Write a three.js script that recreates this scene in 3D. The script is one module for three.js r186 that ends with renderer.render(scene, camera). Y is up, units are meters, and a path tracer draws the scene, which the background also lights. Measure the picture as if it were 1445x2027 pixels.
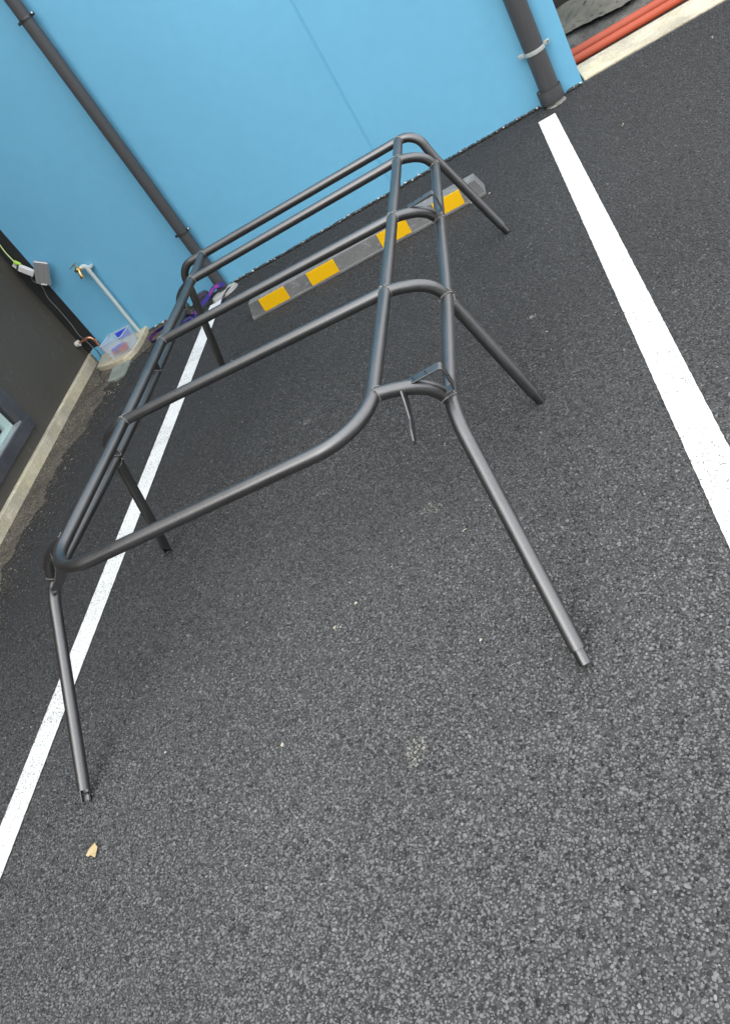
import * as THREE from 'three';
import { RoundedBoxGeometry } from 'three/addons/geometries/RoundedBoxGeometry.js';
import { mergeGeometries, mergeVertices } from 'three/addons/utils/BufferGeometryUtils.js';

// ---------------------------------------------------------------- camera, sky, sun, exposure
const scene = new THREE.Scene();
const camera = new THREE.PerspectiveCamera(65.259, 729 / 1024, 0.05, 400);
camera.position.set(0.04124, 1.6, 5.46342);
camera.quaternion.setFromRotationMatrix(new THREE.Matrix4().makeBasis(
  new THREE.Vector3(0.863456, -0.503045, -0.0372749),
  new THREE.Vector3(0.360662, 0.667344, -0.651594),
  new THREE.Vector3(0.352657, 0.549179, 0.757651)));
camera.updateMatrixWorld(true); camera.updateProjectionMatrix();
const renderer = new THREE.WebGLRenderer({ antialias: true });
renderer.setSize(729, 1024);
renderer.toneMapping = THREE.LinearToneMapping;
renderer.toneMappingExposure = 2.1;
renderer.shadowMap.enabled = true;

const SUN = new THREE.Vector3(-0.22, 0.8, 0.85).normalize();
const sun = new THREE.DirectionalLight(new THREE.Color(1, 0.95, 0.87), 0.5);
sun.position.copy(SUN).multiplyScalar(20).add(new THREE.Vector3(-1, 0, 2.5));
sun.target.position.set(-1, 0, 2.5);
sun.castShadow = true; sun.shadow.radius = 60; sun.shadow.mapSize.set(2048, 2048);
Object.assign(sun.shadow.camera, { left: -8, right: 8, top: 8, bottom: -8, near: 1, far: 45 });
scene.add(sun, sun.target);

// seeded random and tileable noise
function rng(seed) { let a = seed >>> 0; return () => { a = (a + 0x6d2b79f5) | 0; let t = Math.imul(a ^ (a >>> 15), 1 | a); t = (t + Math.imul(t ^ (t >>> 7), 61 | t)) ^ t; return ((t ^ (t >>> 14)) >>> 0) / 4294967296; }; }
function lattice(n, seed) { const r = rng(seed), a = new Float32Array(n * n); for (let i = 0; i < n * n; i++) a[i] = r(); return a; }
function noiseField(size, cells, seed) {           // one octave, tileable, 0..1
  const L = lattice(cells, seed), o = new Float32Array(size * size), k = cells / size;
  const xi = new Int32Array(size), xj = new Int32Array(size), xf = new Float32Array(size);
  for (let x = 0; x < size; x++) { const u = x * k, i = Math.floor(u), f = u - i; xi[x] = i % cells; xj[x] = (i + 1) % cells; xf[x] = f * f * (3 - 2 * f); }
  for (let y = 0; y < size; y++) {
    const a = xi[y] * cells, b = xj[y] * cells, fy = xf[y];
    for (let x = 0; x < size; x++) { const f = xf[x]; const p = L[a + xi[x]] * (1 - f) + L[a + xj[x]] * f, q = L[b + xi[x]] * (1 - f) + L[b + xj[x]] * f; o[y * size + x] = p * (1 - fy) + q * fy; }
  }
  return o;
}
function fbm(size, cells, oct, seed, gain = 0.5) {
  const o = new Float32Array(size * size); let amp = 1, tot = 0;
  for (let k = 0; k < oct && cells <= size; k++) { const n = noiseField(size, cells, seed + k * 17); for (let i = 0; i < o.length; i++) o[i] += amp * n[i]; tot += amp; amp *= gain; cells *= 2; }
  for (let i = 0; i < o.length; i++) o[i] /= tot;
  return o;
}
const toS = (v) => { v = Math.min(1, Math.max(0, v)); return 255 * (v <= 0.0031308 ? 12.92 * v : 1.055 * Math.pow(v, 1 / 2.4) - 0.055); };
function colourTex(size, metres, f) {              // f(i) -> linear rgb
  const d = new Uint8Array(size * size * 4);
  for (let i = 0; i < size * size; i++) { const c = f(i); d[4 * i] = toS(c[0]); d[4 * i + 1] = toS(c[1]); d[4 * i + 2] = toS(c[2]); d[4 * i + 3] = 255; }
  return finish(new THREE.DataTexture(d, size, size), metres, true);
}
function greyTex(size, metres, f) {
  const d = new Uint8Array(size * size * 4);
  for (let i = 0; i < size * size; i++) { const v = Math.min(255, Math.max(0, 255 * f(i))); d[4 * i] = d[4 * i + 1] = d[4 * i + 2] = v; d[4 * i + 3] = 255; }
  return finish(new THREE.DataTexture(d, size, size), metres, false);
}
function finish(t, metres, srgb) {
  t.wrapS = t.wrapT = THREE.RepeatWrapping; t.magFilter = THREE.LinearFilter; t.minFilter = THREE.LinearMipmapLinearFilter; t.generateMipmaps = true;
  t.repeat.set(1 / metres, 1 / metres); if (srgb) t.colorSpace = THREE.SRGBColorSpace; t.needsUpdate = true; return t;
}

// overcast sky: bright veil of cloud, broad glow where the sun stands behind it
{
  const w = 512, h = 256, n = fbm(512, 6, 5, 901), d = new Float32Array(w * h * 4), v = new THREE.Vector3();
  for (let y = 0; y < h; y++) for (let x = 0; x < w; x++) {
    const el = ((y + 0.5) / h - 0.5) * Math.PI, az = ((x + 0.5) / w - 0.5) * 2 * Math.PI;
    v.set(Math.cos(el) * Math.cos(az), Math.sin(el), Math.cos(el) * Math.sin(az));
    const up = Math.max(0, v.y), ang = Math.acos(Math.min(1, Math.max(-1, v.dot(SUN))));
    let L = 1.15 * (0.85 + 0.25 * up) * (0.85 + 0.3 * n[y * 512 + x]) + 0.55 * Math.exp(-Math.pow(ang / 0.6, 2));
    const i = 4 * (y * w + x); d[i] = L * 0.97; d[i + 1] = L; d[i + 2] = L * 1.05; d[i + 3] = 1;
  }
  const sky = new THREE.DataTexture(d, w, h, THREE.RGBAFormat, THREE.FloatType);
  sky.mapping = THREE.EquirectangularReflectionMapping; sky.magFilter = THREE.LinearFilter; sky.minFilter = THREE.LinearFilter; sky.needsUpdate = true;
  scene.background = sky; scene.environment = sky;
}

// ---------------------------------------------------------------- helpers
const V = (x, y, z) => new THREE.Vector3(x, y, z);
const used = new Map();
function numbered(name) { const n = used.get(name) ?? 0; used.set(name, n + 1); return n ? `${name}_${String(n).padStart(3, '0')}` : name; }
function tag(o, label, category, group) { o.userData = { ...o.userData, label, category }; if (group) o.userData.group = group; return o; }
function thing(name, label, category, pos = [0, 0, 0], turn = 0, group) {
  const g = new THREE.Group(); g.name = numbered(name); g.position.set(...pos); g.rotation.y = turn; scene.add(g); return tag(g, label, category, group);
}
function mesh(name, geo, mat, parent) {
  const m = new THREE.Mesh(geo, mat); m.name = parent ? name : numbered(name); m.castShadow = m.receiveShadow = true; (parent ?? scene).add(m); return m;
}
function structure(name, geo, mat) { const m = mesh(name, geo, mat); m.userData.kind = 'structure'; return m; }
function metreUV(g, s = 1) {                        // uv in metres by the dominant axis of each face
  g = g.index ? g.toNonIndexed() : g; const p = g.attributes.position, uv = new Float32Array(p.count * 2), a = V(), b = V(), c = V();
  for (let i = 0; i < p.count; i += 3) {
    a.fromBufferAttribute(p, i); b.fromBufferAttribute(p, i + 1).sub(a); c.fromBufferAttribute(p, i + 2).sub(a); b.cross(c);
    const x = Math.abs(b.x), y = Math.abs(b.y), z = Math.abs(b.z);
    for (let k = i; k < i + 3; k++) { const X = p.getX(k), Y = p.getY(k), Z = p.getZ(k); const q = y >= x && y >= z ? [X, Z] : x >= z ? [Z, Y] : [X, Y]; uv[2 * k] = q[0] * s; uv[2 * k + 1] = q[1] * s; }
  }
  g.setAttribute('uv', new THREE.BufferAttribute(uv, 2)); return g;
}
const at = (g, x, y, z) => g.translate(x, y, z);
const box = (w, h, d, r = 0.003) => metreUV(new RoundedBoxGeometry(w, h, d, 2, Math.min(r, w / 2.1, h / 2.1, d / 2.1)));
function sweep(points, radius, { closed = false, seg, caps = true, radial = 20, smooth = true } = {}) {
  const curve = smooth ? new THREE.CatmullRomCurve3(points, closed, 'centripetal') : poly(points);
  const len = curve.getLength(), n = seg ?? Math.max(8, Math.min(240, Math.round(len / 0.012)));
  const g = new THREE.TubeGeometry(curve, n, radius, radial, closed), uv = g.attributes.uv;
  for (let i = 0; i < uv.count; i++) uv.setXY(i, uv.getX(i) * len, uv.getY(i) * radius * 6.283);
  if (closed || !caps) return g;
  const parts = [g.toNonIndexed()];
  for (const t of [0, 1]) { const d = new THREE.CircleGeometry(radius, radial), tan = curve.getTangentAt(t); if (!t) tan.negate(); d.applyQuaternion(new THREE.Quaternion().setFromUnitVectors(V(0, 0, 1), tan)); const q = curve.getPointAt(t); d.translate(q.x, q.y, q.z); parts.push(d.toNonIndexed()); }
  return mergeGeometries(parts);
}
function poly(points) { const c = new THREE.CurvePath(); for (let i = 1; i < points.length; i++) c.add(new THREE.LineCurve3(points[i - 1], points[i])); return c; }
function fillet(points, cuts) {                     // polyline with its inner corners rounded, sampled evenly
  const out = [points[0].clone()];
  for (let i = 1; i < points.length - 1; i++) {
    const c = points[i], a = points[i - 1].clone().sub(c), b = points[i + 1].clone().sub(c), r = Math.min(cuts[i - 1], a.length() * 0.95, b.length() * 0.95);
    const p = c.clone().addScaledVector(a.normalize(), r), q = c.clone().addScaledVector(b.normalize(), r);
    const k = new THREE.CubicBezierCurve3(p, p.clone().lerp(c, 0.58), q.clone().lerp(c, 0.58), q);
    for (let j = 0; j <= 14; j++) out.push(k.getPoint(j / 14));
  }
  out.push(points[points.length - 1].clone());
  const dense = [out[0]];
  for (let i = 1; i < out.length; i++) { const n = Math.max(1, Math.ceil(out[i].distanceTo(out[i - 1]) / 0.1)); for (let j = 1; j <= n; j++) dense.push(out[i - 1].clone().lerp(out[i], j / n)); }
  return dense;
}
const mat = (o) => new THREE.MeshStandardMaterial(o);
const rgb = (r, g, b) => new THREE.Color().setRGB(r, g, b);

// ---------------------------------------------------------------- surfaces
const M = {};
{
  const S = 1024, coarse = fbm(S, 4, 5, 11), fine = fbm(S, 128, 4, 12, 0.7), grit = noiseField(S, 512, 13);
  M.asphalt = mat({ roughness: 0.9, map: colourTex(S, 2.3, (i) => { const v = 0.05 + 0.05 * (fine[i] - 0.45) + 0.018 * (coarse[i] - 0.5) + 0.03 * Math.max(0, grit[i] - 0.75); return [v * 1.02, v, v * 0.98]; }), bumpMap: greyTex(S, 2.3, (i) => 0.7 * fine[i] + 0.3 * grit[i]), bumpScale: 0.006 });
  const pit = fbm(S, 200, 3, 21, 0.6), paleness = fbm(S, 8, 4, 22);
  M.paint = mat({ roughness: 0.75, map: colourTex(S, 0.9, (i) => { const p = pit[i] + 0.16 * (paleness[i] - 0.5); if (p < 0.285) return [0.16, 0.155, 0.14]; const v = 0.76 + 0.16 * (paleness[i] - 0.4) - 0.12 * Math.max(0, 0.4 - pit[i]); return [v, v * 0.99, v * 0.95]; }), bumpMap: greyTex(S, 0.9, (i) => pit[i]), bumpScale: 0.004 });
  const w1 = fbm(S, 3, 6, 31), w2 = fbm(S, 60, 4, 32), w3 = fbm(S, 14, 5, 33);
  const wallBump = greyTex(S, 3, (i) => 0.5 * w2[i] + 0.5 * w3[i]);
  M.blue = mat({ roughness: 0.55, map: colourTex(S, 3, (i) => { const v = 1 + 0.14 * (w1[i] - 0.5) + 0.06 * (w2[i] - 0.5); return [0.165 * v, 0.47 * v, 0.68 * v]; }), bumpMap: wallBump, bumpScale: 0.002 });
  M.black = mat({ roughness: 0.7, map: colourTex(S, 2, (i) => { const v = 1 + 0.3 * (w1[i] - 0.5) + 0.15 * (w3[i] - 0.5), s = w2[i] > 0.73 ? 0.015 : 0; return [0.074 * v + s, 0.065 * v + s, 0.052 * v + s]; }), bumpMap: wallBump, bumpScale: 0.003 });
  const c1 = fbm(S, 5, 6, 41), c2 = fbm(S, 90, 3, 42, 0.6), c3 = fbm(S, 24, 3, 43);
  const conBump = greyTex(S, 1, (i) => 0.6 * c2[i] + 0.4 * c1[i]);
  M.concrete = mat({ roughness: 0.9, map: colourTex(S, 1, (i) => { const v = 0.45 + 0.45 * (c1[i] - 0.5) + 0.2 * (c2[i] - 0.5) + (c3[i] > 0.74 ? 0.08 : 0), y = Math.max(0, c1[(i + 5000) % c1.length] - 0.5); return [v * 1.13, v * (1.0 - 0.04 * y), v * (0.75 - 0.35 * y)]; }), bumpMap: conBump, bumpScale: 0.006 });
  M.mortar = mat({ roughness: 0.95, map: colourTex(S, 0.6, (i) => { const v = 0.55 + 0.4 * (c1[i] - 0.5) + 0.25 * (c2[i] - 0.5); return [v, v * 0.97, v * 0.86]; }), bumpMap: conBump, bumpScale: 0.012 });
  M.paver = mat({ roughness: 0.9, map: colourTex(S, 0.7, (i) => { const v = 0.26 + 0.2 * (c1[i] - 0.5) + 0.1 * (c2[i] - 0.5); return [v * 0.92, v, v * 0.85]; }), bumpMap: conBump, bumpScale: 0.003 });
  M.rubber = mat({ roughness: 0.7, map: colourTex(S, 0.5, (i) => { const v = 0.165 + 0.12 * (c1[i] - 0.5) + 0.06 * (c2[i] - 0.5) + (c3[i] > 0.72 ? 0.07 : 0); return [v, v, v * 0.98]; }), bumpMap: conBump, bumpScale: 0.002 });
  const d1 = fbm(S, 10, 7, 51, 0.65), d2 = fbm(S, 150, 3, 52, 0.7);
  M.dirt = mat({ roughness: 1, map: colourTex(S, 1.1, (i) => { const v = 0.088 + 0.16 * (d1[i] - 0.5) + 0.14 * (d2[i] - 0.42); return [Math.max(0.02, v * 1.18), Math.max(0.017, v), Math.max(0.013, v * 0.77)]; }), bumpMap: greyTex(S, 1.1, (i) => 0.5 * d1[i] + 0.5 * d2[i]), bumpScale: 0.02 });
  M.soil = mat({ roughness: 1, map: colourTex(S, 1.1, (i) => { const v = 0.11 + 0.2 * (d1[i] - 0.5) + 0.08 * (d2[i] - 0.42); return [Math.max(0.012, v * 1.05), Math.max(0.01, v), Math.max(0.008, v * 0.9)]; }), bumpMap: M.dirt.bumpMap, bumpScale: 0.02 });
  M.cloth = mat({ roughness: 0.95, side: THREE.DoubleSide, map: colourTex(S, 0.8, (i) => { const v = 0.14 + 0.12 * (d1[i] - 0.5), k = c3[i] > 0.74 ? 0.4 : 1; return [v * 1.08 * k, v * k, v * 0.8 * k]; }), bumpMap: greyTex(S, 0.8, (i) => d1[i]), bumpScale: 0.01 });
  const st = fbm(S, 6, 6, 61), sp = fbm(S, 220, 2, 62);
  const mr = greyTex(S, 0.6, (i) => 0.425 + 0.16 * (st[i] - 0.5) + 0.07 * (sp[i] - 0.5));
  const mb = greyTex(S, 0.3, (i) => sp[i]);
  M.steel = mat({ metalness: 1, roughness: 1, roughnessMap: mr, map: colourTex(S, 0.6, (i) => { const v = 0.165 + 0.05 * (st[i] - 0.5) + 0.04 * (sp[i] - 0.5); return [v, v * 0.99, v * 0.985]; }), bumpMap: mb, bumpScale: 0.00008 });
  M.weld = mat({ metalness: 1, roughness: 0.5, color: rgb(0.44, 0.43, 0.4), bumpMap: mb, bumpScale: 0.002 });
  M.darkPipe = mat({ roughness: 0.42, map: colourTex(S, 0.8, (i) => { const v = 0.066 + 0.03 * (st[i] - 0.5) + 0.012 * (sp[i] - 0.5); return [v, v * 1.0, v * 1.02]; }), bumpMap: mb, bumpScale: 0.0006 });
  M.clampDark = mat({ metalness: 0.8, roughness: 0.4, color: rgb(0.1, 0.1, 0.1) });
  M.zinc = mat({ metalness: 0.7, roughness: 0.45, color: rgb(0.62, 0.64, 0.6), bumpMap: mb, bumpScale: 0.001 });
  M.bolt = mat({ metalness: 1, roughness: 0.3, color: rgb(0.6, 0.6, 0.58) });
  M.yellow = mat({ metalness: 0.2, roughness: 0.42, map: colourTex(S, 0.3, (i) => { const v = 1 + 0.08 * (c1[i] - 0.5) + 0.05 * (sp[i] - 0.5); return [0.98 * v, 0.555 * v, 0.002]; }) });
  M.whiteFill = mat({ roughness: 0.9, map: colourTex(S, 0.5, (i) => { const v = 0.5 + 0.3 * (c1[i] - 0.5) + 0.15 * (c2[i] - 0.5); return [v, v * 0.98, v * 0.9]; }), bumpMap: conBump, bumpScale: 0.006 });
  M.frame = mat({ roughness: 0.55, metalness: 0.2, map: colourTex(S, 0.7, (i) => { const v = 0.075 + 0.05 * (st[i] - 0.5) + 0.05 * (d1[i] - 0.5); return [v, v, v * 1.08]; }), bumpMap: conBump, bumpScale: 0.0008 });
  M.trim = mat({ roughness: 0.6, map: colourTex(S, 0.9, (i) => { const v = 0.022 + 0.012 * (st[i] - 0.5); return [v, v, v * 1.02]; }) });
  M.copper = mat({ metalness: 1, roughness: 0.38, map: colourTex(S, 0.2, (i) => { const v = 1 + 0.5 * (st[i] - 0.5); return [0.72 * v, 0.36 * v, 0.22 * v]; }) });
  M.brass = mat({ metalness: 1, roughness: 0.35, color: rgb(0.75, 0.52, 0.22) });
  M.conduit = mat({ roughness: 0.5, map: colourTex(S, 0.5, (i) => { const v = 1 + 0.15 * (st[i] - 0.5); return [0.56 * v, 0.63 * v, 0.6 * v]; }) });
  M.whitePlastic = mat({ roughness: 0.5, color: rgb(0.72, 0.71, 0.68) });
  M.redPipe = mat({ roughness: 0.55, map: colourTex(S, 0.7, (i) => { const v = 1 + 0.25 * (st[i] - 0.5) + 0.1 * (sp[i] - 0.5); return [0.42 * v, 0.07 * v, 0.028 * v]; }), bumpMap: mb, bumpScale: 0.0006 });
  M.greyBox = mat({ roughness: 0.5, map: colourTex(S, 0.25, (i) => { const v = 0.24 + 0.03 * (st[i] - 0.5); return [v, v * 0.98, v * 0.96]; }) });
  M.silver = mat({ roughness: 0.4, metalness: 0.6, color: rgb(0.5, 0.5, 0.5) });
  M.cable = mat({ roughness: 0.6, color: rgb(0.06, 0.06, 0.06) });
  M.cableGrey = mat({ roughness: 0.6, color: rgb(0.22, 0.22, 0.22) });
  M.lime = mat({ roughness: 0.5, color: rgb(0.45, 0.72, 0.09) });
  M.limePale = mat({ roughness: 0.5, color: rgb(0.66, 0.82, 0.36) });
  M.tub = new THREE.MeshPhysicalMaterial({ transmission: 0.68, thickness: 0, roughness: 0.25, color: rgb(0.9, 0.94, 0.97), ior: 1.45 });
  M.rim = mat({ roughness: 0.35, color: rgb(0.5, 0.58, 0.62) });
  M.blueThing = mat({ roughness: 0.6, color: rgb(0.04, 0.09, 0.72) });
  M.redThing = mat({ roughness: 0.8, color: rgb(0.78, 0.07, 0.09), bumpMap: conBump, bumpScale: 0.01 });
  M.whiteInner = mat({ roughness: 0.5, color: rgb(0.74, 0.84, 0.8) });
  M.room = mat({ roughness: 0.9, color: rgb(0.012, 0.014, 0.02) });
  M.glass = new THREE.MeshPhysicalMaterial({ transmission: 1, thickness: 0, roughness: 0.03, color: rgb(0.95, 0.98, 0.975), ior: 1.5 });
  M.leaf = mat({ roughness: 0.8, side: THREE.DoubleSide, map: colourTex(S, 0.05, (i) => { const v = 1 + 0.5 * (c1[i] - 0.5); return [0.52 * v, 0.40 * v, 0.21 * v]; }) });
  M.straw = mat({ roughness: 0.9, color: rgb(0.55, 0.5, 0.38) });
  M.crumb = mat({ roughness: 0.9, color: rgb(0.46, 0.42, 0.33) });
  M.purple = strapMaterial();
  M.purplePlain = mat({ roughness: 0.85, color: rgb(0.045, 0.035, 0.2), bumpMap: mb, bumpScale: 0.002 });
  M.farWall = mat({ roughness: 0.85, map: colourTex(S, 4, (i) => { const v = 0.075 + 0.03 * (w1[i] - 0.5); return [v, v * 0.98, v * 0.94]; }) });
  M.fence = mat({ roughness: 0.9, map: colourTex(S, 1, (i) => { const v = 0.03 + 0.03 * (d1[i] - 0.5); return [v * 1.2, v, v * 0.85]; }), bumpMap: M.dirt.bumpMap, bumpScale: 0.006 });
}
function strapMaterial() {                         // woven purple webbing with a pink printed band of lettering
  const c = document.createElement('canvas'); c.width = 1024; c.height = 64; const g = c.getContext('2d');
  g.fillStyle = '#272070'; g.fillRect(0, 0, 1024, 64);
  for (let x = 0; x < 1024; x += 4) { g.fillStyle = x % 8 ? 'rgba(20,10,80,.25)' : 'rgba(130,120,235,.18)'; g.fillRect(x, 0, 2, 64); }
  const r = rng(77);
  for (const x0 of [70, 420, 770]) for (let k = 0; k < 7; k++) {
    const x = x0 + k * 26; g.fillStyle = '#b83d7c'; g.fillRect(x, 14, 6, 36); if (r() > 0.3) g.fillRect(x, 14 + 15 * Math.floor(r() * 3), 18, 6); if (r() > 0.5) g.fillRect(x + 13, 14, 6, 36);
  }
  const t = new THREE.CanvasTexture(c); t.colorSpace = THREE.SRGBColorSpace; t.wrapS = t.wrapT = THREE.RepeatWrapping; t.magFilter = THREE.LinearFilter;
  return mat({ roughness: 0.8, map: t, side: THREE.DoubleSide });
}

// ---------------------------------------------------------------- ground
const ground = structure('asphalt_ground', metreUV(new THREE.PlaneGeometry(160, 160, 1, 1).rotateX(-Math.PI / 2).translate(0, -0.0045, 40)), M.asphalt);
const LINES = [[0.0890, 0.1948, 0.262], [-2.3961, -2.2863, 0.212]];        // x from, x to, z of the end by the wall
const inLine = (x, z, m = 0.002) => LINES.some(([a, b, c]) => x > a - m && x < b + m && z > c - m);
function chipGeometry(seed) {
  const r = rng(seed), g = mergeVertices(new THREE.IcosahedronGeometry(1, 0).deleteAttribute('uv').deleteAttribute('normal')), p = g.attributes.position;
  for (let i = 0; i < p.count; i++) { const k = 0.72 + 0.5 * r(); p.setXYZ(i, p.getX(i) * k, p.getY(i) * k * 0.8, p.getZ(i) * k); }
  const q = g.toNonIndexed(); q.computeVertexNormals(); return q;
}
function scatter(name, parent, list, material, seed) {
  const r = rng(seed), groups = [[], [], []];
  for (const it of list) groups[Math.floor(r() * 3)].push(it);
  const m4 = new THREE.Matrix4(), q = new THREE.Quaternion(), e = new THREE.Euler(), c = new THREE.Color();
  groups.forEach((g, k) => {
    const im = new THREE.InstancedMesh(chipGeometry(seed * 10 + k), material, g.length); im.name = name; im.userData.kind = 'stuff'; im.receiveShadow = true; im.castShadow = true;
    g.forEach(([x, y, z, s, col], i) => {
      e.set((r() - 0.5) * 0.9, r() * 6.283, (r() - 0.5) * 0.9); q.setFromEuler(e);
      m4.compose(V(x, y, z), q, V(s * (0.8 + 0.5 * r()), s * (0.55 + 0.3 * r()), s * (0.75 + 0.4 * r()))); im.setMatrixAt(i, m4); im.setColorAt(i, c.setRGB(...col));
    });
    parent.add(im);
  });
}
M.chip = mat({ roughness: 0.62, color: 0xffffff });
M.gravel = mat({ roughness: 0.95, color: 0xffffff });
const dirtEdge = (z) => -3.2 + 0.05 * Math.sin(z * 2.1 + 1) + 0.03 * Math.sin(z * 7.3) + 0.02 * Math.sin(z * 17.0) + 0.42 * Math.exp(-Math.pow((z - 0.1) / 0.3, 2)) - 0.04 * z / 2.5;
{
  const r = rng(5), list = [], patch = fbm(256, 5, 4, 71);
  const stains = [[-0.726, 3.377, 0.05, 0.03, 0.07], [-0.795, 4.30, 0.035, 0.05, 0.12], [-0.232, 2.444, 0.025, 0.02, 0.12], [-1.071, 3.77, 0.02, 0.014, 0.16], [-1.337, 2.428, 0.025, 0.03, 0.1], [-1.187, 3.027, 0.06, 0.025, 0.04]];
  const step = 0.0052, pv = V(), blotchN = fbm(256, 3, 6, 73, 0.6), ss = (a, b, t) => { t = Math.min(1, Math.max(0, (t - a) / (b - a))); return t * t * (3 - 2 * t); };
  for (let z = 0.006; z < 5.45; z += step) for (let x = -3.3; x < 1.75; x += step) {
    pv.set(x, 0, z).project(camera); if (Math.abs(pv.x) > 1.12 || Math.abs(pv.y) > 1.1) continue;
    const px = x + (r() - 0.5) * step * 1.1, pz = z + (r() - 0.5) * step * 1.1, rr = r();
    if (rr < 0.10 || inLine(px, pz) || px < dirtEdge(pz) - 0.06 + 0.2 * (r() - 0.5) + 0.12 * (blotchN[(Math.floor(pz * 90) & 255) * 256 + (Math.floor((px + 5) * 90) & 255)] - 0.5)) continue;
    const n = patch[(Math.floor((pz + 1) * 40) & 255) * 256 + (Math.floor((px + 5) * 40) & 255)];
    // dark, grey and pale stones; the paler share grows away from the blue wall
    const w = blotchN[(Math.floor((pz + 1) * 50) & 255) * 256 + (Math.floor((px + 5) * 50) & 255)];
    const paleness = Math.min(1, Math.max(0.03, -0.74 + 0.315 * pz + 0.6 * (w - 0.5) + 0.05 * (px + 1))), q1 = r();
    let v = q1 < 0.08 + 0.08 * paleness ? 0.014 + 0.01 * r() : r() < 2 * paleness ? (r() < paleness * 1.35 - 0.45 ? 0.098 + 0.075 * r() : 0.062 + 0.022 * r()) : 0.0235 + 0.012 * r();
    if (q1 > 0.985) v += 0.07; v += 0.03 * (n - 0.5) * (0.4 + paleness);
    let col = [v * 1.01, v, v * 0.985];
    for (const [sx, sz, a, b, k] of stains) { const q = ((px - sx) / a) ** 2 + ((pz - sz) / b) ** 2; if (q < 1 && r() > 0.35 + 0.5 * q) { const w = v + k * (0.5 + r()); col = [w * 1.04, w, w * 0.88]; } }
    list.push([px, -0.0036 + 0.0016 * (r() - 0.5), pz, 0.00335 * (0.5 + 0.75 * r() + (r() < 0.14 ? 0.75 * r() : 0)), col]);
  }
  for (let k = 0; k < 2600; k++) {                  // lumps of tar and crumbs along the foot of the blue wall
    const x = -3.05 + 3.45 * r(), z = 0.004 + 0.03 * Math.abs(r() + r() - 1); if (Math.abs(x + 2.3) < 0.05 || Math.abs(x - 0.22) < 0.09) continue;
    const pale = r() < 0.035, v = pale ? 0.4 + 0.3 * r() : 0.03 + 0.03 * r(); list.push([x, pale ? 0.008 : 0.002 + 0.006 * r(), z, 0.005 + 0.007 * r() * r(), [v * 1.03, v, v * 0.9]]);
  }
  console.log('chips', list.length);
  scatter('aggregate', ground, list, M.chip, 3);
}
{
  const shape = new THREE.Shape(); shape.moveTo(-3.62, 0);                 // shape drawn in x, -z
  for (let z = 0; z <= 4.2; z += 0.05) shape.lineTo(dirtEdge(z) + 0.015 * Math.sin(z * 43) + 0.01 * Math.sin(z * 97), -z);
  shape.lineTo(-3.62, -4.2); shape.closePath();
  const strip = structure('dirt_strip', metreUV(new THREE.ShapeGeometry(shape).rotateX(-Math.PI / 2).translate(0, 0.001, 0)), M.dirt);
  const r = rng(8), list = [];
  for (let k = 0; k < 26000; k++) {
    const z = 3.6 * Math.pow(r(), 1.15), e = dirtEdge(z), x = -3.6 + (e + 0.22 + 3.6) * r(); if (x > e - 0.05 && r() > 0.5 - 1.9 * (x - e)) continue;
    const v = 0.04 + 0.16 * r() * r() + (r() < 0.025 ? 0.22 : 0); list.push([x, 0.001, z, 0.002 + 0.006 * r() * r(), [v * 1.16, v, v * 0.77]]);
  }
  scatter('gravel', strip, list, M.gravel, 9);
}
LINES.forEach(([a, b, c], k) => {
  const g = new THREE.PlaneGeometry(b - a, 7 - c, 8, 420).rotateX(-Math.PI / 2).translate((a + b) / 2, 0.0012, (7 + c) / 2), p = g.attributes.position, r = rng(60 + k);
  for (let i = 0; i < p.count; i++) { const x = p.getX(i); if (Math.abs(x - a) < 1e-4 || Math.abs(x - b) < 1e-4) p.setX(i, x + (r() - 0.5) * 0.0018); }
  const m = mesh('parking_line', metreUV(g), M.paint);
  m.userData.kind = 'structure';
  m.userData.label = k ? 'white painted bay line passing under the left legs of the steel frame' : 'white painted bay line running from the large grey pipe to the right edge';
});

// ---------------------------------------------------------------- blue building
const blue = thing('blue_building', 'bright blue painted building wall behind the steel tube frame', 'building');
{
  const H = 5.4, SEAM = -0.9;
  mesh('wall_core', at(box(3.99, H - 0.01, 3.0), -1.585, H / 2, -1.506), M.blue, blue);
  const p1 = box(SEAM - 0.007 + 3.59, H, 0.02, 0.002); mesh('wall_panel', at(p1, (-3.59 + SEAM - 0.007) / 2, H / 2 - 0.01, -0.01), M.blue, blue);
  const p2 = box(0.412 - SEAM - 0.007, H, 0.02, 0.002); mesh('wall_panel', at(p2, (0.412 + SEAM + 0.007) / 2, H / 2 - 0.01, -0.01), M.blue, blue);
}

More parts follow.
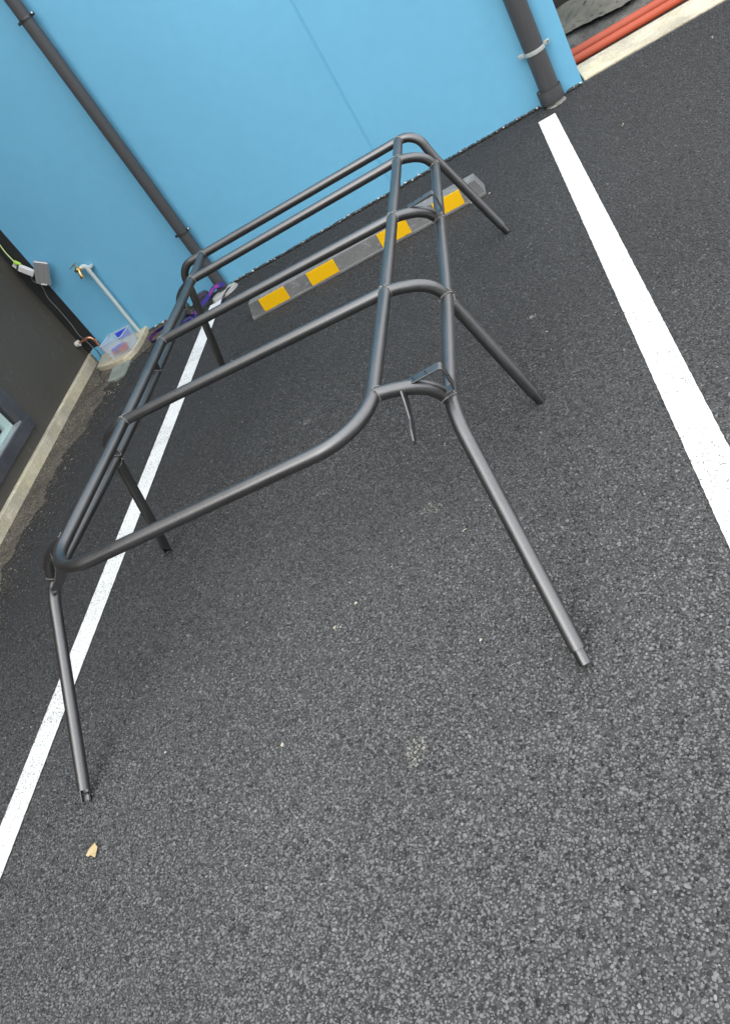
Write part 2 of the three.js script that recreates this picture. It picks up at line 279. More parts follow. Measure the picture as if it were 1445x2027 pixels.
// ---------------------------------------------------------------- dark building on the left, turned a little off square
const dark = thing('dark_building', 'charcoal painted building wall with pale concrete base and window at left', 'building');
{
  const wx = (z) => -3.572 + 0.037 * z, turn = 0.037;
  const g = new THREE.Group(); g.name = 'wall'; dark.add(g); g.position.set(-3.572, 0, 0); g.rotation.y = turn;      // local z runs along the wall
  const H = 5, wz0 = 1.125, wz1 = 2.45, wy0 = 0.168, wy1 = 1.75;
  const add = (n, y0, y1, z0, z1, m = M.black, d = 0.2) => mesh(n, at(box(d, y1 - y0, z1 - z0, 0.002), -d / 2, (y0 + y1) / 2, (z0 + z1) / 2), m, g);
  add('wall_panel', 0.08, H, -0.02, wz0 - 0.002 + 0.03); add('wall_panel', 0.08, wy0 + 0.02, wz0 + 0.03, wz1 - 0.03); add('wall_panel', wy1 - 0.03, H, wz0 + 0.03, wz1 - 0.03); add('wall_panel', 0.08, H, wz1 - 0.03, 7);
  const base = mesh('concrete_footing', at(box(0.25, 0.16, 7.1, 0.006), -0.09, 0.0, 3.52), M.concrete, dark); base.position.set(-3.572, 0, 0); base.rotation.y = turn;
  const wn = new THREE.Group(); wn.name = 'window'; dark.add(wn); wn.position.copy(g.position); wn.rotation.y = turn;
  const F = (n, y0, y1, z0, z1, x0, x1, m) => mesh(n, at(box(x1 - x0, y1 - y0, z1 - z0, 0.003), (x0 + x1) / 2, (y0 + y1) / 2, (z0 + z1) / 2), m, wn);
  const f = 0.085;
  F('frame', wy0, wy0 + f, wz0, wz1, -0.06, 0.022, M.frame); F('frame', wy1 - f, wy1, wz0, wz1, -0.06, 0.022, M.frame);
  F('frame', wy0 + f, wy1 - f, wz0, wz0 + f, -0.06, 0.020, M.frame); F('frame', wy0 + f, wy1 - f, wz1 - f, wz1, -0.06, 0.020, M.frame);
  F('sill', wy0 + f, wy0 + f + 0.012, wz0 + f, wz1 - f, -0.05, 0.012, M.silver);
  F('pane', wy0 + f, wy1 - f, wz0 + f, wz1 - f, -0.034, -0.03, M.glass);
  const a = 0.085; const zz0 = wz0 + f + 0.012, zz1 = wz1 - f - 0.012, y0 = wy0 + f, y1 = wy1 - f;
  F('inner_frame', y0, y0 + a * 0.5, zz0, zz1, -0.075, -0.05, M.whiteInner); F('inner_frame', y0 + a * 0.5, y1, zz0, zz0 + a, -0.075, -0.05, M.whiteInner); F('inner_frame', y0 + a * 0.5, y1, zz1 - a, zz1, -0.075, -0.05, M.whiteInner);
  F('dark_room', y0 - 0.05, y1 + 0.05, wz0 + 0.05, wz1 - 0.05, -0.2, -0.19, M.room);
  mesh('corner_trim', at(box(0.138, H, 0.012, 0.002), -3.503, H / 2 + 0.012, 0.008), M.trim, dark);
  mesh('sealant_bead', sweep([V(-3.433, 0.012, 0.006), V(-3.434, 2.2, 0.006)], 0.0025, { radial: 6, seg: 4 }), M.blue, dark);
  mesh('painted_block', at(box(0.11, 0.1, 0.055, 0.005), -3.462, 0.05, 0.042), M.blue, dark).userData.label = 'blue painted block at foot of the corner trim';
}

// ---------------------------------------------------------------- downpipes on the blue wall
function ring(r, h, t = 0.003) { const s = [[r, -h / 2], [r + t, -h / 2], [r + t, h / 2], [r, h / 2], [r, -h / 2]].map(([a, b]) => new THREE.Vector2(a, b)); return new THREE.LatheGeometry(s, 32); }
{
  const t = thing('downpipe', 'slim dark grey downpipe on blue wall with two black clamps', 'downpipe', [-2.302, 0, 0.058]);
  mesh('pipe', metreUV(new THREE.CylinderGeometry(0.0405, 0.0405, 4.4, 40, 1, true)).translate(0, 2.222, 0), M.darkPipe, t);
  t.children[0].geometry = at(new THREE.CylinderGeometry(0.0405, 0.0405, 4.4, 40, 12, false), 0, 2.225, 0);
  for (const y of [0.485, 1.955]) {
    const c = mesh('clamp', at(ring(0.0407, 0.016, 0.0025), 0, y, 0), M.clampDark, t);
    for (const s of [-1, 1]) mesh('lug', at(box(0.024, 0.018, 0.004), s * 0.053, y, -0.004), M.clampDark, c);
    mesh('bolt', new THREE.SphereGeometry(0.0085, 12, 8).scale(1, 1, 0.8).translate(0.056, y + 0.004, 0.008), M.bolt, c);
    mesh('bolt', new THREE.CylinderGeometry(0.006, 0.006, 0.014, 8).rotateX(Math.PI / 2).translate(-0.056, y - 0.003, 0.0), M.clampDark, c);
  }
  const m = mesh('mortar_patch', new THREE.CylinderGeometry(0.102, 0.112, 0.016, 28, 1), M.whiteFill); m.position.set(-2.285, 0.004, 0.115); m.scale.set(1, 1, 0.78); m.rotation.y = 0.4;
  tag(m, 'round white mortar patch around the foot of the slim downpipe', 'mortar patch');
}
{
  const t = thing('downpipe', 'thick dark grey downpipe near right end of blue wall with galvanised strap', 'downpipe', [0.222, 0, 0.07]);
  mesh('pipe', at(new THREE.CylinderGeometry(0.06, 0.06, 4.5, 48, 12), 0, 2.28, 0), M.darkPipe, t);
  mesh('socket', at(ring(0.067, 0.078, 0.007), -0.006, 0.058, 0.004), M.darkPipe, t);
  mesh('socket_liner', at(ring(0.0655, 0.07, 0.0012), -0.006, 0.058, 0.004), M.whitePlastic, t);
  const c = mesh('clamp', at(ring(0.0603, 0.024, 0.003), 0, 0.325, 0), M.zinc, t);
  for (const s of [-1, 1]) { mesh('lug', at(box(0.034, 0.024, 0.004), s * 0.079, 0.325, -0.02), M.zinc, c); mesh('bolt', new THREE.CylinderGeometry(0.006, 0.006, 0.006, 6).rotateX(Math.PI / 2).translate(s * 0.085, 0.325, -0.016), M.bolt, c); }
  const g = new THREE.CylinderGeometry(0.052, 0.07, 0.03, 24, 3), p = g.attributes.position, r = rng(4);
  for (let i = 0; i < p.count; i++) { const k = 1 + 0.12 * Math.sin(i * 12.9); p.setX(i, p.getX(i) * k); p.setZ(i, p.getZ(i) * k); }
  g.computeVertexNormals(); const m = mesh('mortar_patch', g, M.mortar); m.position.set(0.222, 0.006, 0.082);
  tag(m, 'rough cream mortar lump under the thick downpipe socket', 'mortar patch');
}

// ---------------------------------------------------------------- unseen building added behind the camera to darken low reflections in the steel
{
  const t = thing('added_yard_building', 'unseen dark grey building added behind the camera to darken low reflections in the steel', 'building', [0, 0, 17]);
  mesh('wall', at(box(44, 5.6, 8), 0, 2.8, 4), M.farWall, t); mesh('roof', at(box(44.6, 0.25, 8.6, 0.02), 0, 5.72, 4), M.frame, t);
  for (let k = -3; k <= 3; k++) mesh('roller_door', at(box(3.4, 3.6, 0.06, 0.01), k * 6, 1.8, -0.02), M.frame, t);
}

// ---------------------------------------------------------------- opening at the right: kerb, pipes, cloth, bank
{
  const k = mesh('concrete_kerb', box(6, 0.12, 0.335, 0.008)); k.geometry = metreUV(k.geometry); k.material = M.concrete; k.position.set(3.425, -0.052, -0.19);
  tag(k, 'pale concrete kerb strip beside the red pipes at top right', 'kerb');
  const b = new THREE.PlaneGeometry(6, 3.2, 90, 60).rotateX(-Math.PI / 2), p = b.attributes.position, n = fbm(128, 6, 5, 88);
  for (let i = 0; i < p.count; i++) { const x = p.getX(i), z = p.getZ(i), u = 1.6 - z; const nn = n[(Math.floor((x + 3) * 18) & 127) * 128 + (Math.floor(u * 30) & 127)]; p.setY(i, -0.03 + 0.28 * Math.max(0, u - 0.35) + 0.10 * (nn - 0.5)); }
  b.computeVertexNormals(); const s = structure('soil_bank', metreUV(b), M.soil); s.position.set(3.41, 0, -1.95);
  s.geometry = b; M.soil.map.repeat.set(6 / 1.1, 3.2 / 1.1); M.soil.bumpMap = M.soil.bumpMap.clone(); M.soil.bumpMap.repeat.set(6 / 1.1, 3.2 / 1.1);
  [[-0.52, 0.036, 0.033, 'thick'], [-0.395, 0.03, 0.026, 'thin']].forEach(([z, y, r, w]) => {
    const m = mesh('red_pipe', sweep([V(0.36, y, z), V(2, y + 0.003, z + 0.004), V(4, y, z)], r, { seg: 40, radial: 28 }), M.redPipe);
    tag(m, w === 'thick' ? 'thicker red plastic pipe lying against the soil, upper of two' : 'thinner red plastic pipe lying along the concrete kerb, lower of two', 'pipe');
  });
  const c = new THREE.PlaneGeometry(1.5, 1, 150, 44), q = c.attributes.position, f1 = fbm(128, 4, 5, 91), f2 = fbm(128, 9, 4, 92);
  for (let i = 0; i < q.count; i++) {
    const u = q.getX(i) + 0.75, w = q.getY(i) + 0.5, j = (Math.floor(w * 60) & 127) * 128 + (Math.floor(u * 84) & 127);
    const z = -0.872 - 0.03 * Math.sin(u * 9 + 0.6) * (1 - w) - 0.3 * w - 0.08 * w * Math.sin(u * 4) , h = -0.03 + 0.28 * Math.max(0, -0.7 - z);
    q.setXYZ(i, 0.38 + u, h + 0.05 + 0.055 * (f1[j] - 0.4) * Math.min(1, 6 * w) + 0.05 * Math.abs(f2[j] - 0.5) + 0.022 * Math.sin(u * 17 + w * 5) * Math.sin(3.1 * w), z);
  }
  c.computeVertexNormals(); const m = mesh('tarpaulin', c, M.cloth); tag(m, 'crumpled grey cloth sheet on the soil behind the red pipes', 'cloth');
  M.cloth.map.repeat.set(1.9, 0.5); M.cloth.bumpMap.repeat.set(1.9, 0.5);
  const f = thing('timber_retaining_wall', 'dark brown timber boards behind the cloth at top right', 'retaining wall');
  for (let k = 0; k < 5; k++) mesh('board', at(box(5, 0.19, 0.04, 0.004), 2.93, 0.11 + 0.2 * k, -1.36), M.fence, f);
  for (let k = 0; k < 3; k++) mesh('post', at(box(0.1, 1.1, 0.08, 0.006), 1.2 + 1.5 * k, 0.5, -1.43), M.fence, f);
}

// ---------------------------------------------------------------- wheel stop
{
  const t = thing('wheel_stop', 'grey rubber wheel stop with four yellow reflective panels', 'wheel stop', [-1.098, 0, 0.845], -0.006);
  const prof = [[-0.066, 0], [-0.062, 0.012], [-0.045, 0.098], [-0.038, 0.102], [0.052, 0.102], [0.06, 0.098], [0.071, 0.014], [0.08, 0.011], [0.08, 0]];
  const s = new THREE.Shape(prof.map(([a, b]) => new THREE.Vector2(a, b)));
  const L = 1.54, g = new THREE.ExtrudeGeometry(s, { depth: L, bevelEnabled: false, steps: 1 });
  g.translate(0, 0, -L / 2).rotateY(Math.PI / 2); g.applyMatrix4(new THREE.Matrix4().makeScale(1, 1, -1));   // length along x, front towards the camera
  { const p = g.attributes.position; for (let i = 0; i < p.count; i++) { const y = p.getY(i), sx = Math.sign(p.getX(i)); p.setX(i, p.getX(i) + sx * (y > 0.05 ? -0.004 : 0.022)); } }
  const idx = []; const pos = g.attributes.position; const arr = pos.array; for (let i = 0; i < pos.count; i += 3) for (let k = 0; k < 3; k++) { const a = arr[(i + 1) * 3 + k]; arr[(i + 1) * 3 + k] = arr[(i + 2) * 3 + k]; arr[(i + 2) * 3 + k] = a; }
  g.computeVertexNormals(); mesh('rubber_body', metreUV(g), M.rubber, t);
  for (const [a, b] of [[-1.794, -1.607], [-1.445, -1.253], [-0.957, -0.768], [-0.6, -0.431]]) {
    const p = box(b - a, 0.083, 0.004, 0.0015); p.rotateX(-0.13).translate((a + b) / 2 + 1.098, 0.055, 0.0675); mesh('reflector', p, M.yellow, t);
  }
}

// ---------------------------------------------------------------- the steel tube frame
{
  const R = 0.0211;
  const t = thing('steel_roof_frame', 'welded dark steel tube frame with six legs standing in parking bay', 'tube frame', [-1.12, 0, 2.7]);
  const O = V(-1.12, 0, 2.7), put = (n, g, m = M.steel) => mesh(n, g.translate(-O.x, -O.y, -O.z), m, t);
  const UR = [V(-0.517, 0.628, 1.499), V(-0.522, 0.625, 1.772), V(-0.54, 0.62, 2.415), V(-0.562, 0.615, 3.02), V(-0.592, 0.61, 3.614)];
  const UL = [V(-1.683, 0.628, 1.443), V(-1.676, 0.625, 1.751), V(-1.692, 0.62, 2.344), V(-1.706, 0.615, 2.95), V(-1.732, 0.61, 3.592)];
  const LR = [V(-0.408, 0.5, 1.515), V(-0.391, 0.511, 1.735), V(-0.396, 0.499, 2.345), V(-0.400, 0.485, 2.98), V(-0.423, 0.474, 3.57)];
  const LL = [V(-1.858, 0.5, 1.445), V(-1.845, 0.5, 1.70), V(-1.842, 0.495, 2.30), V(-1.864, 0.487, 2.93), V(-1.927, 0.478, 3.575)];
  const FR = [V(-0.247, 0.008, 1.546), V(-0.278, 0.008, 3.054), V(-0.317, 0.008, 4.203)], FL = [V(-2.007, 0.008, 1.436), V(-1.981, 0.008, 2.98), V(-1.988, 0.008, 4.145)];
  // upper rails and the front bar with its two bends
  put('upper_rail', sweep(UR, R, { seg: 120 })); put('upper_rail', sweep(UL, R, { seg: 120 }));
  put('front_bar', sweep(fillet([UR[4].clone().add(V(0.001, 0, -0.02)), V(-0.606, 0.609, 3.772), V(-1.737, 0.609, 3.788), UL[4].clone().add(V(0.0005, 0, -0.01))], [0.157, 0.17]), R, { seg: 220 }));
  // rear hoop, leg to leg
  const cut = (top, foot, d) => foot.clone().add(top.clone().sub(foot).normalize().multiplyScalar(d));
  const SP = 0.036;
  put('rear_hoop', sweep(fillet([cut(LL[0], FL[0], SP), LL[0], V(-1.832, 0.628, 1.438), V(-0.434, 0.628, 1.503), LR[0].clone(), cut(LR[0], FR[0], SP)], [0.05, 0.075, 0.075, 0.05]), R, { seg: 240, caps: false }));
  // cross bars and the curved outriggers down to the lower rails
  const beads = [];                                  // welds: joint point on the main tube's axis, joining direction, main axis
  const bead = (at, dir, axis) => beads.push([at.clone(), dir.clone().normalize(), axis.clone().normalize()]);
  const tang = (P, k) => P[Math.min(P.length - 1, k + 1)].clone().sub(P[Math.max(0, k - 1)]);
  const near = (p, d, e = 0.004) => p.clone().addScaledVector(d, e);   // start a joining tube just inside the tube it meets
  for (const k of [1, 2, 3]) { const d = UR[k].clone().sub(UL[k]).normalize(); put('cross_bar', sweep([near(UL[k], d), near(UR[k], d, -0.004)], R - 0.0004, { seg: 60, caps: false })); bead(UL[k], d, tang(UL, k)); bead(UR[k], d.clone().negate(), tang(UR, k)); }
  const PLAIN = [[0.31, 0.13], [0.6, 0.3], [0.81, 0.52], [0.93, 0.77]], TIGHT = [[0.31, 0.13], [0.59, 0.31], [0.79, 0.54], [0.92, 0.78]], WIDE = [[0.36, 0.08], [0.68, 0.22], [0.9, 0.45], [1.0, 0.75]];
  const arc = (u, l, f) => { const d = l.clone().sub(u); return [u.clone(), ...f.map(([a, b]) => V(u.x + a * d.x, u.y + b * d.y, u.z + (a + b) / 2 * d.z)), l.clone()]; };
  for (const [U, L] of [[UR, LR], [UL, LL]]) for (const k of [1, 2, 3, 4]) {
    const p = arc(U[k], L[k], L === LR ? PLAIN : k === 4 ? TIGHT : k === 3 ? WIDE : PLAIN), d = p[1].clone().sub(p[0]).normalize(), e = p[5].clone().sub(p[4]).normalize();
    p[0].addScaledVector(d, 0.003); p[5].addScaledVector(e, -0.003); put('outrigger', sweep(p, R - 0.0004, { seg: 40, caps: false }));
    bead(U[k], d, tang(U, k)); bead(L[k], e.negate(), tang(L, k));
  }
  // lower rails running on into the front legs, and the middle legs
  put('lower_rail', sweep(fillet([LR[1].clone().add(V(-0.0005, 0, -0.025)), ...LR.slice(2, 4), LR[4].clone().lerp(LR[3], 0.35)], [0.2, 0.2]), R, { seg: 110 }));
  put('lower_rail', sweep(fillet([LL[1].clone().add(V(-0.001, 0, -0.06)), ...LL.slice(2, 4), LL[4].clone().lerp(LL[3], 0.35)], [0.2, 0.3]), R, { seg: 110 }));
  for (const [L, F] of [[LR, FR], [LL, FL]]) {
    const bend = L[4].clone().add(L[4].clone().sub(L[3]).normalize().multiplyScalar(L === LR ? 0.045 : 0.02));
    put('front_leg', sweep(fillet([L[4].clone().lerp(L[3], 0.36), bend, cut(bend, F[2], SP)], [L === LR ? 0.09 : 0.075]), R, { seg: 90, caps: false }));
    const top = V(L[3].x, L[3].y - 0.004, L[3].z + 0.012);
    const dd = F[1].clone().sub(top).normalize(); put('middle_leg', sweep([near(top, dd, 0.006), cut(top, F[1], SP)], R - 0.0004, { seg: 40, caps: false, radial: 24 }));
    bead(top, dd, tang(L, 3));
    // slotted spigots at the feet: part of a thinner tube left standing below each leg
    [[0, L[0]], [1, top], [2, bend]].forEach(([k, from]) => {
      const ax = from.clone().sub(F[k]).normalize();
      const shell = []; const a0 = -0.3, a1 = Math.PI * 1.12;
      const pr = (r, y) => { const o = []; for (let j = 0; j <= 16; j++) { const a = a0 + (a1 - a0) * j / 16; o.push(new THREE.Vector2(r * Math.cos(a), r * Math.sin(a))); } return o; };
      const sh = new THREE.Shape([...pr(0.0168), ...pr(0.0138).reverse()]);
      const g = new THREE.ExtrudeGeometry(sh, { depth: 0.075, bevelEnabled: false }); g.rotateZ(k === 2 ? (L === LR ? 2.8 : 0.15) : (L === LR ? 3.6 : 0.4));
      g.applyQuaternion(new THREE.Quaternion().setFromUnitVectors(V(0, 0, 1), ax)); g.translate(F[k].x, F[k].y - 0.004, F[k].z);
      const sp = put('foot_spigot', g);
      const pin = new THREE.CylinderGeometry(0.0032, 0.0032, 0.03, 10).rotateZ(Math.PI / 2); pin.applyQuaternion(new THREE.Quaternion().setFromUnitVectors(V(0, 1, 0), ax)); const c = F[k].clone().addScaledVector(ax, 0.022); mesh('cross_pin', pin.translate(c.x - O.x, c.y - O.y, c.z - O.z), M.steel, sp);
    });
  }
  // rear hoop joints
  for (const U of [UR, UL]) bead(U[0], U[1].clone().sub(U[0]), V(1, 0, 0.05));
  const br = rng(15);
  for (const [c, d, e] of beads) {                  // each weld: overlapping ripples along the saddle where the two tubes meet
    const parts = [], u = e.clone().cross(d).normalize(), w = d.clone().cross(u).normalize(), q = V(), de = d.dot(e), d2 = 1 - de * de;
    for (let j = 0; j < 30; j++) {
      const a = (j + 0.3 * br()) / 30 * 6.2832, rr = R + 0.0006;
      q.copy(u).multiplyScalar(Math.cos(a) * rr).addScaledVector(w, Math.sin(a) * rr);
      const qe = q.dot(e), B = 2 * (q.dot(d) - qe * de), Cc = q.lengthSq() - qe * qe - (R + 0.0006) ** 2, disc = Math.max(0, B * B - 4 * d2 * Cc), tt = (-B + Math.sqrt(disc)) / (2 * d2);
      const s = new THREE.IcosahedronGeometry(0.0024 * (0.7 + 0.6 * br()), 1); s.scale(1.15, 0.95, 1.05).translate(c.x + q.x + tt * d.x, c.y + q.y + tt * d.y, c.z + q.z + tt * d.z); parts.push(s);
    }
    put('weld_bead', mergeGeometries(parts), M.weld);
  }
  // folded strap brackets over two right-hand outriggers
  const strap = (pts, half, th, holes, z0, tilt = 0) => {
    const s = new THREE.Shape(); const L = [], Rr = [];
    pts.forEach((p, i) => { const a = pts[Math.max(0, i - 1)], b = pts[Math.min(pts.length - 1, i + 1)]; const d = new THREE.Vector2(b[0] - a[0], b[1] - a[1]).normalize(); L.push(new THREE.Vector2(p[0] - d.y * th / 2, p[1] + d.x * th / 2)); Rr.push(new THREE.Vector2(p[0] + d.y * th / 2, p[1] - d.x * th / 2)); });
    s.setFromPoints([...L, ...Rr.reverse()]);
    const g = new THREE.ExtrudeGeometry(s, { depth: half * 2, bevelEnabled: true, bevelSize: 0.0006, bevelThickness: 0.0006, bevelSegments: 1 }); g.translate(0, 0, z0 - half); return g;
  };
  const round = (pts, c) => fillet(pts.map(([x, y]) => V(x, y, 0)), c).map((p) => [p.x, p.y]);
  for (const [dx, dy, z, w] of [[0, 0, 3.588, 0.017], [0.027, 0.029, 2.375, 0.017]]) {
    const path = round([[-0.503 + dx, 0.585 + dy], [-0.394 + dx, 0.592 + dy], [-0.392 + dx, 0.516 + dy], [-0.416 + dx, 0.512 + dy]], [0.012, 0.004]);
    const b = put('strap_bracket', strap(path, w, 0.0032, [], z));
    for (const x of [-0.478, -0.44]) mesh('bolt_hole', new THREE.CylinderGeometry(0.0034, 0.0034, 0.0012, 14).translate(x + dx - O.x, 0.5935 + dy + (x + 0.478) * 0.05 - O.y, z + 0.003 - O.z), M.room, b);
    mesh('bolt_hole', new THREE.CylinderGeometry(0.003, 0.003, 0.0012, 14).rotateZ(Math.PI / 2).translate(-0.3905 + dx - O.x, 0.556 + dy - O.y, z + 0.004 - O.z), M.room, b);
  }
  // thin hanging lamp tabs at the two front outriggers
  const tab = (x, side) => {
    const front = [[3.642, 0.6], [3.668, 0.578], [3.708, 0.552], [3.752, 0.545], [3.785, 0.532]], back = [[3.785, 0.519], [3.758, 0.52], [3.708, 0.524], [3.665, 0.545], [3.612, 0.566]];
    const s = new THREE.Shape([...front, ...back].map(([z, y]) => new THREE.Vector2(z, y)));
    const g = new THREE.ExtrudeGeometry(s, { depth: 0.004, bevelEnabled: true, bevelSize: 0.0005, bevelThickness: 0.0005, bevelSegments: 1 });
    g.applyMatrix4(new THREE.Matrix4().makeBasis(V(0, 0, 1), V(0, 1, 0), V(side, 0, 0))); if (side > 0) { const a = g.attributes.position.array; for (let i = 0; i < a.length; i += 9) for (let k = 0; k < 3; k++) { const u = a[i + 3 + k]; a[i + 3 + k] = a[i + 6 + k]; a[i + 6 + k] = u; } g.computeVertexNormals(); }
    return g.translate(x, 0, 0);
  };
  const tr = put('lamp_tab', tab(-0.512, 1)); mesh('bolt', new THREE.CylinderGeometry(0.003, 0.003, 0.006, 10).rotateZ(Math.PI / 2).translate(-0.5105 - O.x, 0.527 - O.y, 3.772 - O.z), M.bolt, tr);
  const g2 = new THREE.Shape([[3.560, 0.574], [3.585, 0.545], [3.607, 0.524], [3.645, 0.511], [3.684, 0.511], [3.697, 0.492], [3.684, 0.485], [3.655, 0.482], [3.615, 0.478], [3.565, 0.49], [3.53, 0.53]].map(([z, y]) => new THREE.Vector2(z, y)));
  const tl = new THREE.ExtrudeGeometry(g2, { depth: 0.004, bevelEnabled: true, bevelSize: 0.0005, bevelThickness: 0.0005, bevelSegments: 1 }); tl.applyMatrix4(new THREE.Matrix4().makeBasis(V(0, 0, 1), V(0, 1, 0), V(-1, 0, 0))); tl.translate(-1.818, 0.022, 0.040);
  const tlm = put('lamp_tab', tl); for (const [y, z] of [[0.548, 3.553], [0.496, 3.682]]) mesh('bolt', new THREE.CylinderGeometry(0.004, 0.004, 0.014, 10).rotateZ(Math.PI / 2).translate(-1.817 - O.x, y + 0.022 - O.y, z + 0.04 - O.z), M.bolt, tlm);
}

// ---------------------------------------------------------------- corner clutter
{ // concrete pad with rounded front
  const s = new THREE.Shape(); s.moveTo(-3.43, -0.10); s.lineTo(-3.41, -0.28); s.quadraticCurveTo(-3.27, -0.375, -3.12, -0.41); s.quadraticCurveTo(-3.025, -0.37, -3.03, -0.2); s.lineTo(-3.03, -0.004); s.lineTo(-3.42, -0.004); s.closePath();
  const g = new THREE.ExtrudeGeometry(s, { depth: 0.035, bevelEnabled: true, bevelSize: 0.008, bevelThickness: 0.008, bevelSegments: 3 }).rotateX(-Math.PI / 2).translate(0, 0.0, 0);
  tag(mesh('concrete_pad', metreUV(g), M.concrete), 'low rounded concrete pad at the corner under the clear tub', 'concrete pad');
}
{ // clear storage tub
  const t = thing('storage_tub', 'small clear plastic tub holding blue and red items', 'tub', [-3.135, 0.044, 0.27], -0.16);
  const W = 0.215, D = 0.16, Hh = 0.125, fl = 0.014, th = 0.0022;
  const wall = (a, b) => { const g = new THREE.BufferGeometry(), v = [a[0], 0, a[1], b[0], 0, b[1], b[2], Hh, b[3], a[2], Hh, a[3]]; g.setAttribute('position', new THREE.Float32BufferAttribute(v, 3)); g.setIndex([0, 1, 2, 0, 2, 3]); g.computeVertexNormals(); return g; };
  const cs = [[-1, 1], [1, 1], [1, -1], [-1, -1]].map(([x, z]) => [x * (W / 2 - fl), z * (D / 2 - fl), x * W / 2, z * D / 2]);
  const side = M.tub.clone(); side.side = THREE.DoubleSide;
  for (let i = 0; i < 4; i++) mesh('side_wall', wall(cs[i], cs[(i + 1) % 4]), side, t);
  mesh('bottom', at(box(W - 2 * fl, th, D - 2 * fl, 0.001), 0, th / 2 + 0.001, 0), M.tub, t);
  mesh('rim', sweep([V(-W / 2, Hh, D / 2), V(W / 2, Hh, D / 2), V(W / 2, Hh, -D / 2), V(-W / 2, Hh, -D / 2), V(-W / 2, Hh, D / 2)], 0.004, { smooth: false, radial: 8, seg: 80 }), M.rim, t);
  const at2 = (x, y, z) => V(x, y, z).applyAxisAngle(V(0, 1, 0), -0.16).add(V(-3.135, 0.044, 0.27));
  const b = mesh('blue_block', box(0.115, 0.028, 0.03, 0.005), M.blueThing); b.position.copy(at2(-0.02, 0.048, 0.025)); b.rotation.set(0, -0.1, 0.05); tag(b, 'bright blue bar lying on the red bundles in the clear tub', 'block');
  const c = mesh('blue_block', box(0.12, 0.055, 0.006, 0.002), M.blueThing); c.position.copy(at2(0.03, 0.095, -0.058)); c.rotation.set(0, -0.16, 0); tag(c, 'flat blue piece upright against the back of the clear tub', 'block');
  [[-0.055, 0.028, 0.02, 0.032, 'smaller red bundle at left end inside the clear tub'], [0.012, 0.03, 0.015, 0.042, 'larger red bundle in the middle of the clear tub']].forEach(([x, y, z, r, label], k) => {
    const g = new THREE.IcosahedronGeometry(r, 3), p = g.attributes.position; for (let i = 0; i < p.count; i++) { const v = V().fromBufferAttribute(p, i); const q = 1 + 0.13 * Math.sin(v.x * 190 + k) * Math.sin(v.z * 170) + 0.1 * Math.sin(v.y * 230 + 2 * k); v.multiplyScalar(q); p.setXYZ(i, v.x, v.y * 0.68, v.z * 0.95); }
    g.computeVertexNormals(); const m = mesh('red_bundle', g, M.redThing); m.position.copy(at2(x, y, z)); tag(m, label, 'bundle');
  });
}
{ // tap on its riser
  const t = thing('garden_tap', 'brass tap on a pale grey riser pipe against the blue wall', 'tap', [-3.07, 0, 0.05]);
  mesh('riser_pipe', sweep([V(-0.006, 0.01, 0), V(0, 0.6, 0)], 0.0145, { seg: 6 }), M.conduit, t);
  mesh('elbow', sweep([V(0, 0.585, 0), V(0, 0.625, 0), V(-0.012, 0.64, 0.004), V(-0.036, 0.642, 0.008)], 0.0165, { seg: 20 }), M.conduit, t);
  mesh('wall_clip', at(box(0.05, 0.02, 0.05, 0.004), 0.008, 0.612, -0.02), M.conduit, t);
  const g = new THREE.LatheGeometry([[0, -0.03], [0.012, -0.03], [0.015, -0.018], [0.011, -0.01], [0.017, 0], [0.017, 0.012], [0.011, 0.018], [0.012, 0.03], [0, 0.032]].map(([a, b]) => new THREE.Vector2(a, b)), 18);
  mesh('valve_body', g.clone().rotateZ(Math.PI / 2).translate(-0.055, 0.643, 0.012), M.brass, t);
  mesh('spout', sweep([V(-0.05, 0.64, 0.014), V(-0.052, 0.622, 0.034), V(-0.053, 0.597, 0.042)], 0.0125, { seg: 14 }), M.brass, t);
  mesh('spout_collar', new THREE.CylinderGeometry(0.0165, 0.0165, 0.016, 8).translate(-0.053, 0.592, 0.042), M.brass, t);
  mesh('stem', new THREE.CylinderGeometry(0.006, 0.007, 0.03, 10).translate(-0.056, 0.668, 0.013), M.brass, t);
  mesh('handle', at(box(0.075, 0.006, 0.012, 0.003).rotateZ(0.25), -0.072, 0.684, 0.014), M.brass, t);
}
{ // copper pipe
  const t = thing('copper_pipe', 'copper elbow pipe with white wall fitting by the corner trim', 'pipe');
  const path = fillet([V(-3.555, 0.203, 0.075), V(-3.418, 0.205, 0.072), V(-3.403, 0.02, 0.07)], [0.035]);
  mesh('tube', sweep(path, 0.0095, { seg: 50, radial: 14 }), M.copper, t);
  for (const [x, y, r] of [[-3.462, 0.204, 1.5708], [-3.406, 0.158, 0.07]]) mesh('collar', new THREE.CylinderGeometry(0.0118, 0.0118, 0.022, 14).rotateZ(r).translate(x, y, 0.072), M.copper, t);
  mesh('wall_fitting', new THREE.CylinderGeometry(0.021, 0.025, 0.03, 16).rotateZ(Math.PI / 2).translate(-3.545, 0.204, 0.075), M.whitePlastic, t);
}
